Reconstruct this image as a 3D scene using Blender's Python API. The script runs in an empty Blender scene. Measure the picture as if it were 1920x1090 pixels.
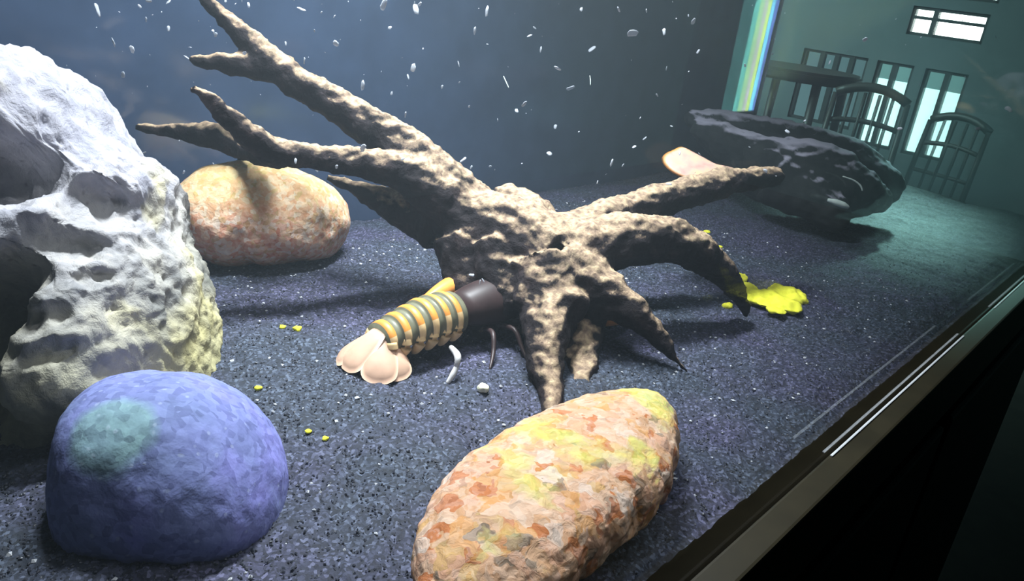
import bpy, bmesh, math, random
import numpy as np
from mathutils import Vector, Matrix

# ------------------------------------------------------------------ camera
CAM_H, FPX, CX, CY = 0.17, 1500.0, 960.0, 545.0
ROLL, PITCH, YAW = math.radians(8.0), math.radians(21.34), math.radians(39.13)
S = bpy.context.scene
COL = S.collection

def ray(px, py):
    """direction through a pixel; world +X runs along the tank, +Y into it, z=0 on the sand"""
    u, v = px - CX, CY - py
    c, s = math.cos(ROLL), math.sin(ROLL)
    u, v = (u * c - v * s) / FPX, (u * s + v * c) / FPX
    c, s = math.cos(PITCH), math.sin(PITCH)
    y, z = c + v * s, -s + v * c
    cy, sy = math.cos(YAW), math.sin(YAW)
    return Vector((u * sy + y * cy, -u * cy + y * sy, z))

CAM = Vector((0, 0, CAM_H))
def P(px, py, t):
    return CAM + ray(px, py) * t
def on_plane(px, py, z=0.0):
    d = ray(px, py)
    return CAM + d * ((z - CAM_H) / d.z)

FWD = ray(CX, CY)
RIGHT = ray(CX + FPX, CY) - FWD
UP = ray(CX, CY - FPX) - FWD
cam = bpy.data.cameras.new('camera')
cam.sensor_width, cam.lens = 36, 36 * FPX / 1920
cam.clip_start = 0.005
cam_ob = bpy.data.objects.new('camera', cam)
m = Matrix((RIGHT, UP, -FWD)).transposed().to_4x4()
m.translation = CAM
cam_ob.matrix_world = m
COL.objects.link(cam_ob)
S.camera = cam_ob

# ------------------------------------------------------------------ world, lights, exposure
W = bpy.data.worlds.new('world'); S.world = W
W.use_nodes = True
W.node_tree.nodes['Background'].inputs[0].default_value = (0.10, 0.16, 0.18, 1)
W.node_tree.nodes['Background'].inputs[1].default_value = 0.05
S.view_settings.view_transform = 'Standard'
S.view_settings.look = 'None'
S.view_settings.gamma = 1
S.view_settings.exposure = 0.0
S.view_settings.use_curve_mapping = False
S.cycles.max_bounces = 8
S.cycles.transparent_max_bounces = 12
S.cycles.volume_bounces = 0
S.cycles.use_denoising = True

def area(name, loc, target, sx, sy, power, color, spread=180):
    l = bpy.data.lights.new(name, 'AREA')
    l.shape = 'RECTANGLE'; l.size = sx; l.size_y = sy
    l.energy = power; l.color = color; l.spread = math.radians(spread)
    o = bpy.data.objects.new(name, l)
    loc, target = Vector(loc), Vector(target)
    d = (target - loc).normalized()
    x = Vector((1, 0, 0)); x = (x - d * x.dot(d)).normalized()
    y = (-d).cross(x)
    mm = Matrix((x, y, -d)).transposed().to_4x4(); mm.translation = loc
    o.matrix_world = mm
    COL.objects.link(o)
    return o

# the tank's LED strip above the water; the lamps after it are added fills
area('led_strip', (0.30, 0.345, 0.43), (0.28, 0.26, 0), 0.24, 0.02, 3.2, (0.90, 0.94, 1.0), 108)
area('front_fill', (0.24, 0.13, 0.43), (0.24, 0.22, 0), 0.20, 0.02, 0.22, (0.94, 0.95, 1.0), 100)  # added weak fill that brightens the fronts of stones and tail fan
area('room_fill', (3.4, 3.0, 1.1), (5.6, 1.2, -0.45), 1.4, 1.0, 62, (0.58, 0.95, 0.95), 110)  # added fill lamp brightening the far wall, no window stands here
area('end_sand_fill', (2.0, 0.55, 0.75), (0.82, 0.19, 0), 0.12, 0.10, 0.28, (0.50, 1.0, 0.92), 8)  # added unseen lamp for the teal glow on the end sand
# added unseen narrow coloured lamps that throw the rainbow strip onto the back pane
def spectrum_strip(x0, w, power, color):
    cz, dz, dy = 0.19, 0.17, 0.19
    area('rainbow_lamp', (x0, 0.459 - dy, cz + dz), (x0 + 0.012, 0.459, cz), w, 0.21, power * 0.15, color, 0.5)

# ------------------------------------------------------------------ helpers
def srgb(r, g, b):
    f = lambda c: c / 12.92 if c <= 0.04045 else ((c + 0.055) / 1.055) ** 2.4
    return (f(r / 255), f(g / 255), f(b / 255), 1)

rng = np.random.default_rng(7)
random.seed(7)
_perm = rng.random((64, 64, 64)).astype(np.float32)
def vnoise(p):
    i = np.floor(p).astype(int); f = p - i
    f = f * f * (3 - 2 * f)
    r = 0
    for dx in (0, 1):
        wx = f[:, 0] if dx else 1 - f[:, 0]
        for dy in (0, 1):
            wy = f[:, 1] if dy else 1 - f[:, 1]
            for dz in (0, 1):
                wz = f[:, 2] if dz else 1 - f[:, 2]
                r = r + wx * wy * wz * _perm[(i[:, 0] + dx) & 63, (i[:, 1] + dy) & 63, (i[:, 2] + dz) & 63]
    return r * 2 - 1
def fbm(p, octaves=4, gain=0.5):
    a, t, n = 1.0, 0, 0
    for k in range(octaves):
        t = t + a * vnoise(p * (2 ** k) + 17.3 * k); n += a; a *= gain
    return t / n
def ridged(p, octaves=4):
    a, t = 1.0, 0
    for k in range(octaves):
        t = t + a * (1 - np.abs(vnoise(p * (2 ** k) + 9.1 * k)) * 2); a *= 0.5
    return t / 2

def mesh_from(name, verts, faces, mats=None, smooth=True, midx=None):
    me = bpy.data.meshes.new(name)
    me.from_pydata([tuple(v) for v in verts], [], [tuple(f) for f in faces])
    for mm in (mats if isinstance(mats, (list, tuple)) else [mats]):
        if mm: me.materials.append(mm)
    if smooth: me.polygons.foreach_set('use_smooth', [True] * len(me.polygons))
    if midx is not None: me.polygons.foreach_set('material_index', list(midx))
    me.update()
    return me
def link(name, me, parent=None, loc=None):
    o = bpy.data.objects.new(name, me); COL.objects.link(o)
    if parent: o.parent = parent
    if loc is not None: o.location = loc
    return o
def tag(o, label=None, cat=None, group=None, kind=None):
    if label: o['label'] = label
    if cat: o['category'] = cat
    if group: o['group'] = group
    if kind: o['kind'] = kind
    return o
def empty(name, loc, label, cat, group=None):
    o = bpy.data.objects.new(name, None); COL.objects.link(o)
    o.location = loc; o.empty_display_size = 0.02
    return tag(o, label, cat, group)
def copy_tree(o, parent=None):
    c = o.copy(); COL.objects.link(c)
    if parent: c.parent = parent
    for ch in list(o.children): copy_tree(ch, c)
    return c
def co(me):
    a = np.empty(len(me.vertices) * 3); me.vertices.foreach_get('co', a); return a.reshape(-1, 3)
def nrm(me):
    a = np.empty(len(me.vertices) * 3, dtype=np.float32); me.vertices.foreach_get('normal', a); return a.reshape(-1, 3).astype(float)
def set_co(me, a):
    me.vertices.foreach_set('co', np.ascontiguousarray(a, dtype=np.float32).ravel()); me.update()

def box_mesh(name, lo, hi, mat, bevel=0.0):
    bm = bmesh.new()
    bmesh.ops.create_cube(bm, size=1)
    lo, hi = Vector(lo), Vector(hi)
    for v in bm.verts:
        v.co = Vector([(lo[i] + hi[i]) / 2 + v.co[i] * (hi[i] - lo[i]) for i in range(3)])
    if bevel: bmesh.ops.bevel(bm, geom=bm.edges[:], offset=bevel, segments=2, affect='EDGES', profile=0.6)
    me = bpy.data.meshes.new(name); bm.to_mesh(me); bm.free()
    me.materials.append(mat)
    return me

def tube(points, radii, n=12, cap=True, flat=1.0):
    """tapered tube through points -> verts, faces"""
    pts = [Vector(p) for p in points]
    V, F = [], []
    ref = Vector((0.13, 0.2, 1))
    for i, p in enumerate(pts):
        d = (pts[min(i + 1, len(pts) - 1)] - pts[max(i - 1, 0)]).normalized()
        a = ref.cross(d).normalized(); b = d.cross(a)
        for k in range(n):
            an = 2 * math.pi * k / n
            V.append(p + (a * math.cos(an) + b * math.sin(an) * flat) * radii[i])
    for i in range(len(pts) - 1):
        for k in range(n):
            F.append((i * n + k, i * n + (k + 1) % n, (i + 1) * n + (k + 1) % n, (i + 1) * n + k))
    if cap:
        V.append(pts[0]); V.append(pts[-1]); a, b = len(V) - 2, len(V) - 1
        L = (len(pts) - 1) * n
        for k in range(n):
            F.append((a, (k + 1) % n, k)); F.append((b, L + k, L + (k + 1) % n))
    return V, F
def smooth_path(pts, rad, sub=4):
    """Catmull-Rom resampling of nodes"""
    pts = [Vector(p) for p in pts]; Q, R = [], []
    for i in range(len(pts) - 1):
        p0, p1, p2, p3 = pts[max(i - 1, 0)], pts[i], pts[i + 1], pts[min(i + 2, len(pts) - 1)]
        for k in range(sub):
            t = k / sub
            Q.append(0.5 * ((2 * p1) + (p2 - p0) * t + (2 * p0 - 5 * p1 + 4 * p2 - p3) * t * t + (3 * p1 - p0 - 3 * p2 + p3) * t ** 3))
            R.append(rad[i] * (1 - t) + rad[i + 1] * t)
    Q.append(pts[-1]); R.append(rad[-1])
    return Q, R
def merge(*parts):
    V, F = [], []
    for v, f in parts:
        o = len(V); V += list(v); F += [tuple(i + o for i in q) for q in f]
    return V, F
def evaluated(o):
    dg = bpy.context.evaluated_depsgraph_get()
    return bpy.data.meshes.new_from_object(o.evaluated_get(dg))
def remeshed(name, V, F, voxel, smooth_iter=3):
    me = mesh_from(name, V, F)
    o = link(name + '_raw', me)
    r = o.modifiers.new('r', 'REMESH'); r.mode = 'VOXEL'; r.voxel_size = voxel
    if smooth_iter:
        s = o.modifiers.new('s', 'SMOOTH'); s.factor = 0.5; s.iterations = smooth_iter
    out = evaluated(o)
    bpy.data.objects.remove(o); bpy.data.meshes.remove(me)
    out.name = name
    out.materials.clear()
    out.polygons.foreach_set('use_smooth', [True] * len(out.polygons))
    return out

# ------------------------------------------------------------------ materials
class NT:
    def __init__(s, name):
        s.m = bpy.data.materials.new(name); s.m.use_nodes = True
        s.t = s.m.node_tree; s.n = s.t.nodes; s.l = s.t.links
        s.b = s.n['Principled BSDF']; s.out = s.n['Material Output']
    def add(s, typ, **kw):
        n = s.n.new('ShaderNode' + typ)
        for k, v in kw.items():
            if k in n.inputs.keys(): n.inputs[k].default_value = v
            else: setattr(n, k, v)
        return n
    def link(s, a, b): s.l.new(a, b)
    def coords(s, warp=0.0, wscale=60):
        tc = s.add('TexCoord'); v = tc.outputs['Object']
        if warp:
            nz = s.add('TexNoise', Scale=wscale, Detail=2.0); s.link(v, nz.inputs['Vector'])
            sub = s.add('VectorMath', operation='MULTIPLY_ADD')
            s.link(nz.outputs['Color'], sub.inputs[0]); sub.inputs[1].default_value = (warp,) * 3
            s.link(v, sub.inputs[2]); v = sub.outputs[0]
        return v
    def ramp(s, fac, stops, interp='LINEAR'):
        r = s.add('ValToRGB'); r.color_ramp.interpolation = interp
        e = r.color_ramp.elements
        while len(e) > 1: e.remove(e[-1])
        e[0].position, e[0].color = stops[0][0], stops[0][1]
        for p, c in stops[1:]:
            x = e.new(p); x.color = c
        s.link(fac, r.inputs[0]); return r.outputs[0]
    def noise(s, v, scale, detail=4.0, rough=0.55):
        n = s.add('TexNoise', Scale=scale, Detail=detail, Roughness=rough); s.link(v, n.inputs['Vector']); return n.outputs['Fac']
    def vor(s, v, scale, out='Color', feature='F1'):
        n = s.add('TexVoronoi', Scale=scale, feature=feature); s.link(v, n.inputs['Vector']); return n.outputs[out]
    def mix(s, fac, a, b, mode='MIX'):
        n = s.add('Mix', data_type='RGBA', blend_type=mode)
        for val, i in ((fac, 0), (a, 6), (b, 7)):
            if hasattr(val, 'is_linked') or hasattr(val, 'links'): s.link(val, n.inputs[i])
            else: n.inputs[i].default_value = val
        return n.outputs[2]
    def red(s, c):
        n = s.add('SeparateColor'); s.link(c, n.inputs[0]); return n.outputs[0]
    def base(s, c, rough=0.8, spec=0.3):
        if hasattr(c, 'links'): s.link(c, s.b.inputs['Base Color'])
        else: s.b.inputs['Base Color'].default_value = c
        s.b.inputs['Roughness'].default_value = rough
        s.b.inputs['Specular IOR Level'].default_value = spec
    def bump(s, h, strength=0.5, dist=0.001):
        n = s.add('Bump', Strength=strength, Distance=dist); s.link(h, n.inputs['Height']); s.link(n.outputs[0], s.b.inputs['Normal'])

def plain(name, c, rough=0.7, spec=0.3, var=0.12, scale=120):
    t = NT(name); v = t.coords()
    n = t.noise(v, scale, 5)
    d = tuple(x * (1 - var) for x in c[:3]) + (1,); l = tuple(min(1, x * (1 + var)) for x in c[:3]) + (1,)
    t.base(t.ramp(n, [(0.3, d), (0.7, l)]), rough, spec)
    return t.m

def glass_material():
    t = NT('tank_glass'); n = t.n; n.remove(t.b)
    lw = t.add('LayerWeight', Blend=0.5)
    p5 = t.add('Math', operation='POWER'); t.link(lw.outputs['Facing'], p5.inputs[0]); p5.inputs[1].default_value = 4.4
    ma = t.add('Math', operation='MULTIPLY_ADD'); t.link(p5.outputs[0], ma.inputs[0]); ma.inputs[1].default_value = 0.95; ma.inputs[2].default_value = 0.035
    tr = t.add('BsdfTransparent', Color=(0.97, 0.985, 0.98, 1)); gl = t.add('BsdfGlossy', Roughness=0.0, Color=(1, 1, 1, 1))
    mx = t.add('MixShader'); t.link(ma.outputs[0], mx.inputs[0]); t.link(tr.outputs[0], mx.inputs[1]); t.link(gl.outputs[0], mx.inputs[2])
    t.link(mx.outputs[0], t.out.inputs['Surface'])
    return t.m
def emit_material(name, c, s):
    t = NT(name); t.n.remove(t.b)
    e = t.add('Emission', Color=c, Strength=s); t.link(e.outputs[0], t.out.inputs['Surface'])
    return t.m
def water_material():
    t = NT('tank_water'); t.n.remove(t.b)
    sc = t.add('VolumeScatter', Color=(0.72, 0.88, 1.0, 1), Density=0.18, Anisotropy=0.2)
    ab = t.add('VolumeAbsorption', Color=(0.70, 0.92, 0.98, 1), Density=0.15)
    a = t.add('AddShader'); t.link(sc.outputs[0], a.inputs[0]); t.link(ab.outputs[0], a.inputs[1])
    t.link(a.outputs[0], t.out.inputs['Volume'])
    return t.m

def sand_material():
    t = NT('black_sand'); v = t.coords()
    big = t.noise(v, 14, 3)
    cells = t.red(t.vor(v, 900))
    c = t.ramp(cells, [(0.0, srgb(38, 42, 50)), (0.5, srgb(58, 62, 74)), (0.8, srgb(78, 82, 96)), (0.97, srgb(112, 116, 130))])
    lil = t.ramp(big, [(0.4, srgb(200, 215, 225)), (0.62, srgb(220, 212, 245))])
    t.base(t.mix(1.0, c, lil, 'MULTIPLY'), 0.75, 0.35)
    t.bump(t.noise(v, 700, 3), 0.6, 0.0008)
    return t.m
def pale_rock_material():
    t = NT('pale_limestone'); v = t.coords(0.01, 60)
    n1 = t.noise(v, 38, 6, 0.6); n2 = t.noise(v, 16, 3)
    c = t.ramp(n1, [(0.28, srgb(130, 132, 142)), (0.45, srgb(164, 164, 176)), (0.65, srgb(188, 186, 194))])
    warm = t.ramp(n2, [(0.54, (0, 0, 0, 1)), (0.64, (1, 1, 1, 1))])
    c = t.mix(warm, c, srgb(196, 186, 140))
    # yellow-olive low on the stone, painting in the shaded hollows' greenish tone
    tc = t.add('TexCoord'); sep = t.add('SeparateXYZ'); t.link(tc.outputs['Object'], sep.inputs[0])
    ad = t.add('Math', operation='MULTIPLY_ADD'); t.link(n2, ad.inputs[0]); ad.inputs[1].default_value = 0.05
    t.link(sep.outputs['Z'], ad.inputs[2])
    low_olive = t.ramp(ad.outputs[0], [(0.03, (0.9, 0.9, 0.9, 1)), (0.105, (0, 0, 0, 1))])
    c = t.mix(low_olive, c, t.ramp(n1, [(0.35, srgb(96, 96, 62)), (0.6, srgb(186, 180, 132))]))
    pits = t.ramp(t.vor(v, 130, 'Distance'), [(0.02, srgb(120, 118, 118)), (0.16, (1, 1, 1, 1))])
    c = t.mix(0.55, c, pits, 'MULTIPLY')
    t.base(c, 0.85, 0.2); t.bump(t.noise(v, 160, 6, 0.65), 0.7, 0.0022)
    return t.m
def blue_rock_material():
    t = NT('blue_grey_stone'); v = t.coords(0.004, 80)
    n = t.noise(v, 30, 5); n2 = t.noise(v, 260, 3)
    c = t.ramp(n, [(0.3, srgb(112, 126, 168)), (0.5, srgb(126, 136, 190)), (0.7, srgb(138, 138, 212))])
    tc = t.add('TexCoord'); d = t.add('VectorMath', operation='DISTANCE'); t.link(tc.outputs['Object'], d.inputs[0]); d.inputs[1].default_value = BLUE_PATCH
    mt = t.add('Math', operation='MULTIPLY_ADD'); t.link(n, mt.inputs[0]); mt.inputs[1].default_value = -0.022; t.link(d.outputs['Value'], mt.inputs[2])
    g = t.ramp(mt.outputs[0], [(0.0, (0.7,) * 3 + (1,)), (0.004, (0, 0, 0, 1))])
    c = t.mix(g, c, srgb(128, 168, 158))
    sp = t.ramp(t.red(t.vor(v, 420)), [(0.0, srgb(190, 190, 200)), (0.5, srgb(235, 235, 240)), (0.95, (1, 1, 1, 1))])
    c = t.mix(0.8, c, sp, 'MULTIPLY')
    pl = t.ramp(t.vor(v, 210, 'Distance'), [(0.10, (1, 1, 1, 1)), (0.17, (0, 0, 0, 1))])
    c = t.mix(t.mix(0.25, (0, 0, 0, 1), pl), c, srgb(190, 205, 225))
    t.base(c, 0.8, 0.25); t.bump(n2, 0.35, 0.0012)
    return t.m
def speckled_rock_material():
    t = NT('speckled_granite'); v = t.coords(0.010, 170)
    a = t.red(t.vor(v, 185)); b = t.red(t.vor(v, 420)); n = t.noise(v, 26, 3)
    c1 = t.ramp(a, [(0, srgb(240, 205, 185)), (0.22, srgb(226, 196, 165)), (0.36, srgb(206, 128, 78)), (0.46, srgb(236, 190, 130)), (0.56, srgb(240, 222, 206)),
                    (0.70, srgb(230, 205, 150)), (0.78, srgb(236, 206, 180)), (0.88, srgb(150, 140, 128)), (0.94, srgb(214, 146, 104)), (0.97, srgb(245, 240, 238))], 'CONSTANT')
    c2 = t.ramp(b, [(0, srgb(245, 214, 190)), (0.3, srgb(226, 180, 140)), (0.5, srgb(244, 232, 222)), (0.7, srgb(214, 160, 110)), (0.86, srgb(140, 130, 122)), (0.93, srgb(250, 240, 235))], 'CONSTANT')
    c = t.mix(1.0, t.mix(0.30, c1, c2), srgb(206, 190, 176), 'MULTIPLY')
    tc = t.add('TexCoord'); sn = t.add('SeparateXYZ'); t.link(tc.outputs['Normal'], sn.inputs[0])
    gm = t.ramp(n, [(0.50, (0, 0, 0, 1)), (0.58, (0.85, 0.85, 0.85, 1))])
    up = t.ramp(sn.outputs['Z'], [(0.72, (0, 0, 0, 1)), (0.95, (0.8, 0.8, 0.8, 1))])
    gm = t.mix(1.0, gm, up, 'MULTIPLY')
    c = t.mix(gm, c, t.ramp(b, [(0, srgb(196, 190, 96)), (0.5, srgb(166, 180, 86)), (1, srgb(226, 206, 120))]))
    t.base(c, 0.8, 0.25); t.bump(t.noise(v, 260, 5), 0.6, 0.0015)
    return t.m
def pink_rock_material():
    t = NT('pink_granite'); v = t.coords(0.004, 160)
    a = t.red(t.vor(v, 400)); n = t.noise(v, 22, 4)
    c = t.ramp(a, [(0, srgb(230, 168, 138)), (0.25, srgb(240, 196, 162)), (0.45, srgb(220, 140, 108)), (0.6, srgb(236, 210, 190)), (0.78, srgb(206, 160, 110)), (0.92, srgb(240, 220, 205))], 'CONSTANT')
    f = t.red(t.vor(v, 520)); c = t.mix(0.3, c, t.ramp(f, [(0, srgb(190, 130, 100)), (1, srgb(250, 235, 220))]))
    tc = t.add('TexCoord'); sep = t.add('SeparateXYZ'); t.link(tc.outputs['Object'], sep.inputs[0])
    ad = t.add('Math', operation='MULTIPLY_ADD'); t.link(n, ad.inputs[0]); ad.inputs[1].default_value = 0.06; t.link(sep.outputs['Z'], ad.inputs[2])
    hi = t.ramp(ad.outputs[0], [(0.050, (0, 0, 0, 1)), (0.085, (0.75,) * 3 + (1,))])
    c = t.mix(hi, c, t.ramp(a, [(0, srgb(200, 172, 100)), (0.6, srgb(222, 196, 130)), (1, srgb(188, 178, 92))]))
    t.base(c, 0.85, 0.2); t.bump(t.noise(v, 340, 4), 0.5, 0.0012)
    return t.m
def wood_material():
    t = NT('waterlogged_wood'); v = t.coords(0.008, 50)
    n = t.noise(v, 70, 6, 0.65); f = t.noise(v, 320, 4)
    wood = t.ramp(n, [(0.3, srgb(22, 19, 22)), (0.55, srgb(38, 32, 35)), (0.75, srgb(72, 60, 60))])
    silt_lit = t.ramp(f, [(0.3, srgb(108, 90, 78)), (0.5, srgb(158, 136, 112)), (0.7, srgb(196, 174, 140))])
    ge = t.add('NewGeometry'); sn = t.add('SeparateXYZ'); t.link(ge.outputs['Normal'], sn.inputs[0])
    ad = t.add('Math', operation='MULTIPLY_ADD'); t.link(n, ad.inputs[0]); ad.inputs[1].default_value = 0.7; t.link(sn.outputs['Z'], ad.inputs[2])
    hf = t.add('Math', operation='MULTIPLY'); t.link(ad.outputs[0], hf.inputs[0]); hf.inputs[1].default_value = 0.5
    mk = t.ramp(hf.outputs[0], [(0.46, (0, 0, 0, 1)), (0.62, (1, 1, 1, 1))])   # upward faces silted, and painted paler as if lit from above
    t.base(t.mix(mk, wood, silt_lit), 0.85, 0.2); t.bump(f, 0.6, 0.0018)
    return t.m

GLASS = glass_material()
M_TRIM = plain('frame_plastic', srgb(40, 36, 24), 0.45, 0.4, 0.2, 60)
M_BLACK = plain('black_panel', srgb(14, 17, 20), 0.5, 0.4, 0.2, 40)
M_BACK = plain('painted_back', srgb(66, 84, 112), 0.12, 0.8, 0.15, 30)

# ------------------------------------------------------------------ the room behind the camera and beyond the tank's clear right end
GY0, GY1 = 0.080, 0.087           # front pane faces
FLOOR_Z, FARX, NEARX, SIDEY, BACKY, CEIL = -1.03, 5.6, -1.6, -3.0, 3.4, 1.5
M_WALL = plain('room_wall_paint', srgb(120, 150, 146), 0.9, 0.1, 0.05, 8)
M_FLOOR = plain('room_floor_wood', srgb(40, 40, 34), 0.6, 0.3, 0.25, 14)
def structure(name, lo, hi, mat): return tag(link(name, box_mesh(name, lo, hi, mat)), kind='structure')
structure('floor', (NEARX, SIDEY, FLOOR_Z - 0.05), (FARX, BACKY, FLOOR_Z), M_FLOOR)
structure('ceiling', (NEARX, SIDEY, CEIL), (FARX, BACKY, CEIL + 0.05), M_WALL)
structure('wall_left', (NEARX - 0.05, SIDEY, FLOOR_Z), (NEARX, BACKY, CEIL), M_WALL)
structure('wall_back', (NEARX, BACKY, FLOOR_Z), (FARX, BACKY + 0.05, CEIL), M_WALL)
structure('wall_front', (NEARX, SIDEY - 0.05, FLOOR_Z), (FARX, SIDEY, CEIL), M_WALL)
# far wall with its windows: openings as (y0, y1, z0, z1), seen through the tank's right end
OPEN = [(1.25, 1.50, -0.57, -0.03), (1.57, 1.80, -0.57, -0.03), (1.86, 2.30, -0.50, -0.03), (1.24, 1.68, 0.15, 0.32), (1.22, 1.40, 0.385, 0.60)]
def wall_with_openings(name, x0, x1, ya, yb, za, zb, holes, mat):
    ys = sorted({ya, yb, *[h[0] for h in holes], *[h[1] for h in holes]}); zs = sorted({za, zb, *[h[2] for h in holes], *[h[3] for h in holes]})
    V, F = [], []
    for y0, y1 in zip(ys, ys[1:]):
        for z0, z1 in zip(zs, zs[1:]):
            cy, cz = (y0 + y1) / 2, (z0 + z1) / 2
            if any(h[0] < cy < h[1] and h[2] < cz < h[3] for h in holes): continue
            o = len(V)
            for x in (x0, x1):
                V += [(x, y0, z0), (x, y1, z0), (x, y1, z1), (x, y0, z1)]
            F += [(o, o + 1, o + 2, o + 3), (o + 7, o + 6, o + 5, o + 4), (o, o + 4, o + 5, o + 1), (o + 1, o + 5, o + 6, o + 2), (o + 2, o + 6, o + 7, o + 3), (o + 3, o + 7, o + 4, o)]
    return tag(link(name, mesh_from(name, V, F, mat, smooth=False)), kind='structure')
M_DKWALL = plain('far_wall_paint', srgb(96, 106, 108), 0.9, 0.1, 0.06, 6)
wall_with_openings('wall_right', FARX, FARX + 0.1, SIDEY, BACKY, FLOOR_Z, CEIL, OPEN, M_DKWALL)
M_FRAME = plain('window_frame_paint', srgb(40, 46, 46), 0.6, 0.3)
E_DAY = emit_material('daylight_pane', (0.55, 1.0, 0.97, 1), 3.2)
E_SHADE = emit_material('shaded_pane', (0.30, 0.72, 0.70, 1), 0.75)
E_WHITE = emit_material('sunlit_pane', (0.90, 1.0, 0.97, 1), 9.0)
def window(n, hole, bars, shade_z=None, mat=E_DAY, hbars=()):
    y0, y1, z0, z1 = hole; w = 0.018
    V, F = [], []
    for lo, hi in [((y0, z0), (y1, z0 + w)), ((y0, z1 - w), (y1, z1)), ((y0, z0), (y0 + w, z1)), ((y1 - w, z0), (y1, z1))]:
        b = box_mesh('b', (FARX + 0.02, lo[0], lo[1]), (FARX + 0.06, hi[0], hi[1]), M_FRAME)
        V, F = merge((V, F), (co(b), [tuple(p.vertices) for p in b.polygons]))
    fr = tag(link('window_%d' % n, mesh_from('window_frame', V, F, M_FRAME, smooth=False)), kind='structure')
    for y in bars: link('mullion', box_mesh('mullion', (FARX + 0.015, y - 0.016, z0), (FARX + 0.055, y + 0.016, z1), M_FRAME), fr)
    for z in hbars: link('glazing_bar', box_mesh('glazing_bar', (FARX + 0.017, y0, z - 0.009), (FARX + 0.053, y1, z + 0.009), M_FRAME), fr)
    zs = shade_z if shade_z is not None else z1
    link('pane', box_mesh('pane', (FARX + 0.066, y0, z0), (FARX + 0.07, y1, zs), mat), fr)
    if shade_z is not None: link('blind', box_mesh('blind', (FARX + 0.066, y0, zs), (FARX + 0.07, y1, z1), E_SHADE), fr)
window(1, OPEN[0], [1.37], -0.15)
window(2, OPEN[1], [1.69], -0.14)
window(3, OPEN[2], [1.97, 2.07, 2.17], None, emit_material('dim_pane', (0.25, 0.5, 0.55, 1), 0.55))
window(4, OPEN[3], [1.54], None, E_WHITE, [0.255])
window(5, OPEN[4], [], None, E_WHITE)

# dining chairs and table standing in the room
M_CHAIR = plain('dark_chair_wood', srgb(38, 34, 30), 0.5, 0.4)
def build_chair(label):
    r = empty('dining_chair', (0, 0, 0), label, 'chair')
    link('seat', box_mesh('seat', (-0.20, -0.20, 0.43), (0.20, 0.20, 0.46), M_CHAIR, 0.008), r)
    for sx in (-1, 1):
        V, F = tube([(sx * 0.17, 0.17, 0.43), (sx * 0.19, 0.19, 0.0)], [0.017, 0.012]); link('leg', mesh_from('leg', V, F, M_CHAIR), r)
        V, F = tube([(sx * 0.19, -0.23, 0.0), (sx * 0.18, -0.18, 0.45), (sx * 0.175, -0.23, 0.86)], [0.014, 0.017, 0.013]); link('leg', mesh_from('back_leg', V, F, M_CHAIR), r)
    for z, bow, th in ((0.86, 0.05, 0.024), (0.72, 0.02, 0.014), (0.56, 0.0, 0.012)):
        pts = [(x, -0.19 - 0.05 * (z - 0.45) / 0.41 - 0.02 * (1 - (x / 0.175) ** 2), z + bow * (1 - (x / 0.175) ** 2)) for x in np.linspace(-0.175, 0.175, 9)]
        V, F = tube(pts, [th] * 9, 8); link('back_rail', mesh_from('back_rail', V, F, M_CHAIR), r)
    for x in (-0.10, -0.035, 0.035, 0.10):
        V, F = tube([(x, -0.20, 0.46), (x, -0.255, 0.88)], [0.009, 0.009], 8); link('slat', mesh_from('slat', V, F, M_CHAIR), r)
    for y0, y1 in ((-0.2, 0.18),):
        for sx in (-1, 1):
            V, F = tube([(sx * 0.187, y0, 0.2), (sx * 0.18, y1, 0.2)], [0.009, 0.009], 8); link('stretcher', mesh_from('stretcher', V, F, M_CHAIR), r)
    return r
ch = build_chair('dark wooden slat-back chair, the one nearer the table, seen through the tank end')
ch.location = (4.1, 1.33, FLOOR_Z); ch.rotation_euler.z = math.radians(100)
ch2 = copy_tree(ch); ch2['label'] = 'dark wooden slat-back chair, the one farther from the table, seen through the tank end'
ch2.location = (4.55, 1.08, FLOOR_Z); ch2.rotation_euler.z = math.radians(76); ch2.scale = (0.9, 0.9, 0.9)
tb = empty('dining_table', (4.5, 1.85, FLOOR_Z), 'dark round table beside the slat-back chairs, seen through the tank end', 'table')
bm = bmesh.new(); bmesh.ops.create_cone(bm, cap_ends=True, segments=48, radius1=0.34, radius2=0.34, depth=0.06)
bmesh.ops.bevel(bm, geom=[e for e in bm.edges if len(e.link_faces) == 2 and abs(e.verts[0].co.z - e.verts[1].co.z) < 1e-6], offset=0.015, segments=2, affect='EDGES')
me = bpy.data.meshes.new('table_top'); bm.to_mesh(me); bm.free(); me.materials.append(M_CHAIR)
o = link('table_top', me, tb, (0, 0, 0.905))
for sx in (-1, 1):
    for sy in (-1, 1):
        V, F = tube([(sx * 0.2, sy * 0.2, 0.88), (sx * 0.22, sy * 0.22, 0)], [0.025, 0.018]); link('leg', mesh_from('leg', V, F, M_CHAIR), tb)

# ------------------------------------------------------------------ the aquarium
TX0, TX1, TY1, TZ0, TZ1 = -0.22, 1.012, 0.460, -0.034, 0.42
tank = empty('aquarium', ((TX0 + TX1) / 2, (GY0 + TY1) / 2, TZ0), 'long glass aquarium with black sand, dark back and brown bottom frame', 'aquarium')
def tpart(name, lo, hi, mat, bevel=0.0):
    o = link(name, box_mesh(name, lo, hi, mat, bevel), tank); o.matrix_parent_inverse = Matrix.Translation(-tank.location); return o
tpart('front_pane', (TX0, GY0, TZ0), (TX1, GY1, TZ1), GLASS)
tpart('back_pane', (TX0, TY1, TZ0), (TX1, TY1 + 0.006, TZ1), M_BACK)
tpart('side_pane', (TX0 - 0.006, GY0, TZ0), (TX0, TY1 + 0.006, TZ1), M_BLACK)
tpart('side_pane', (TX1, GY0, TZ0), (TX1 + 0.007, TY1 + 0.006, TZ1), GLASS)['label'] = 'clear end pane'
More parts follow.
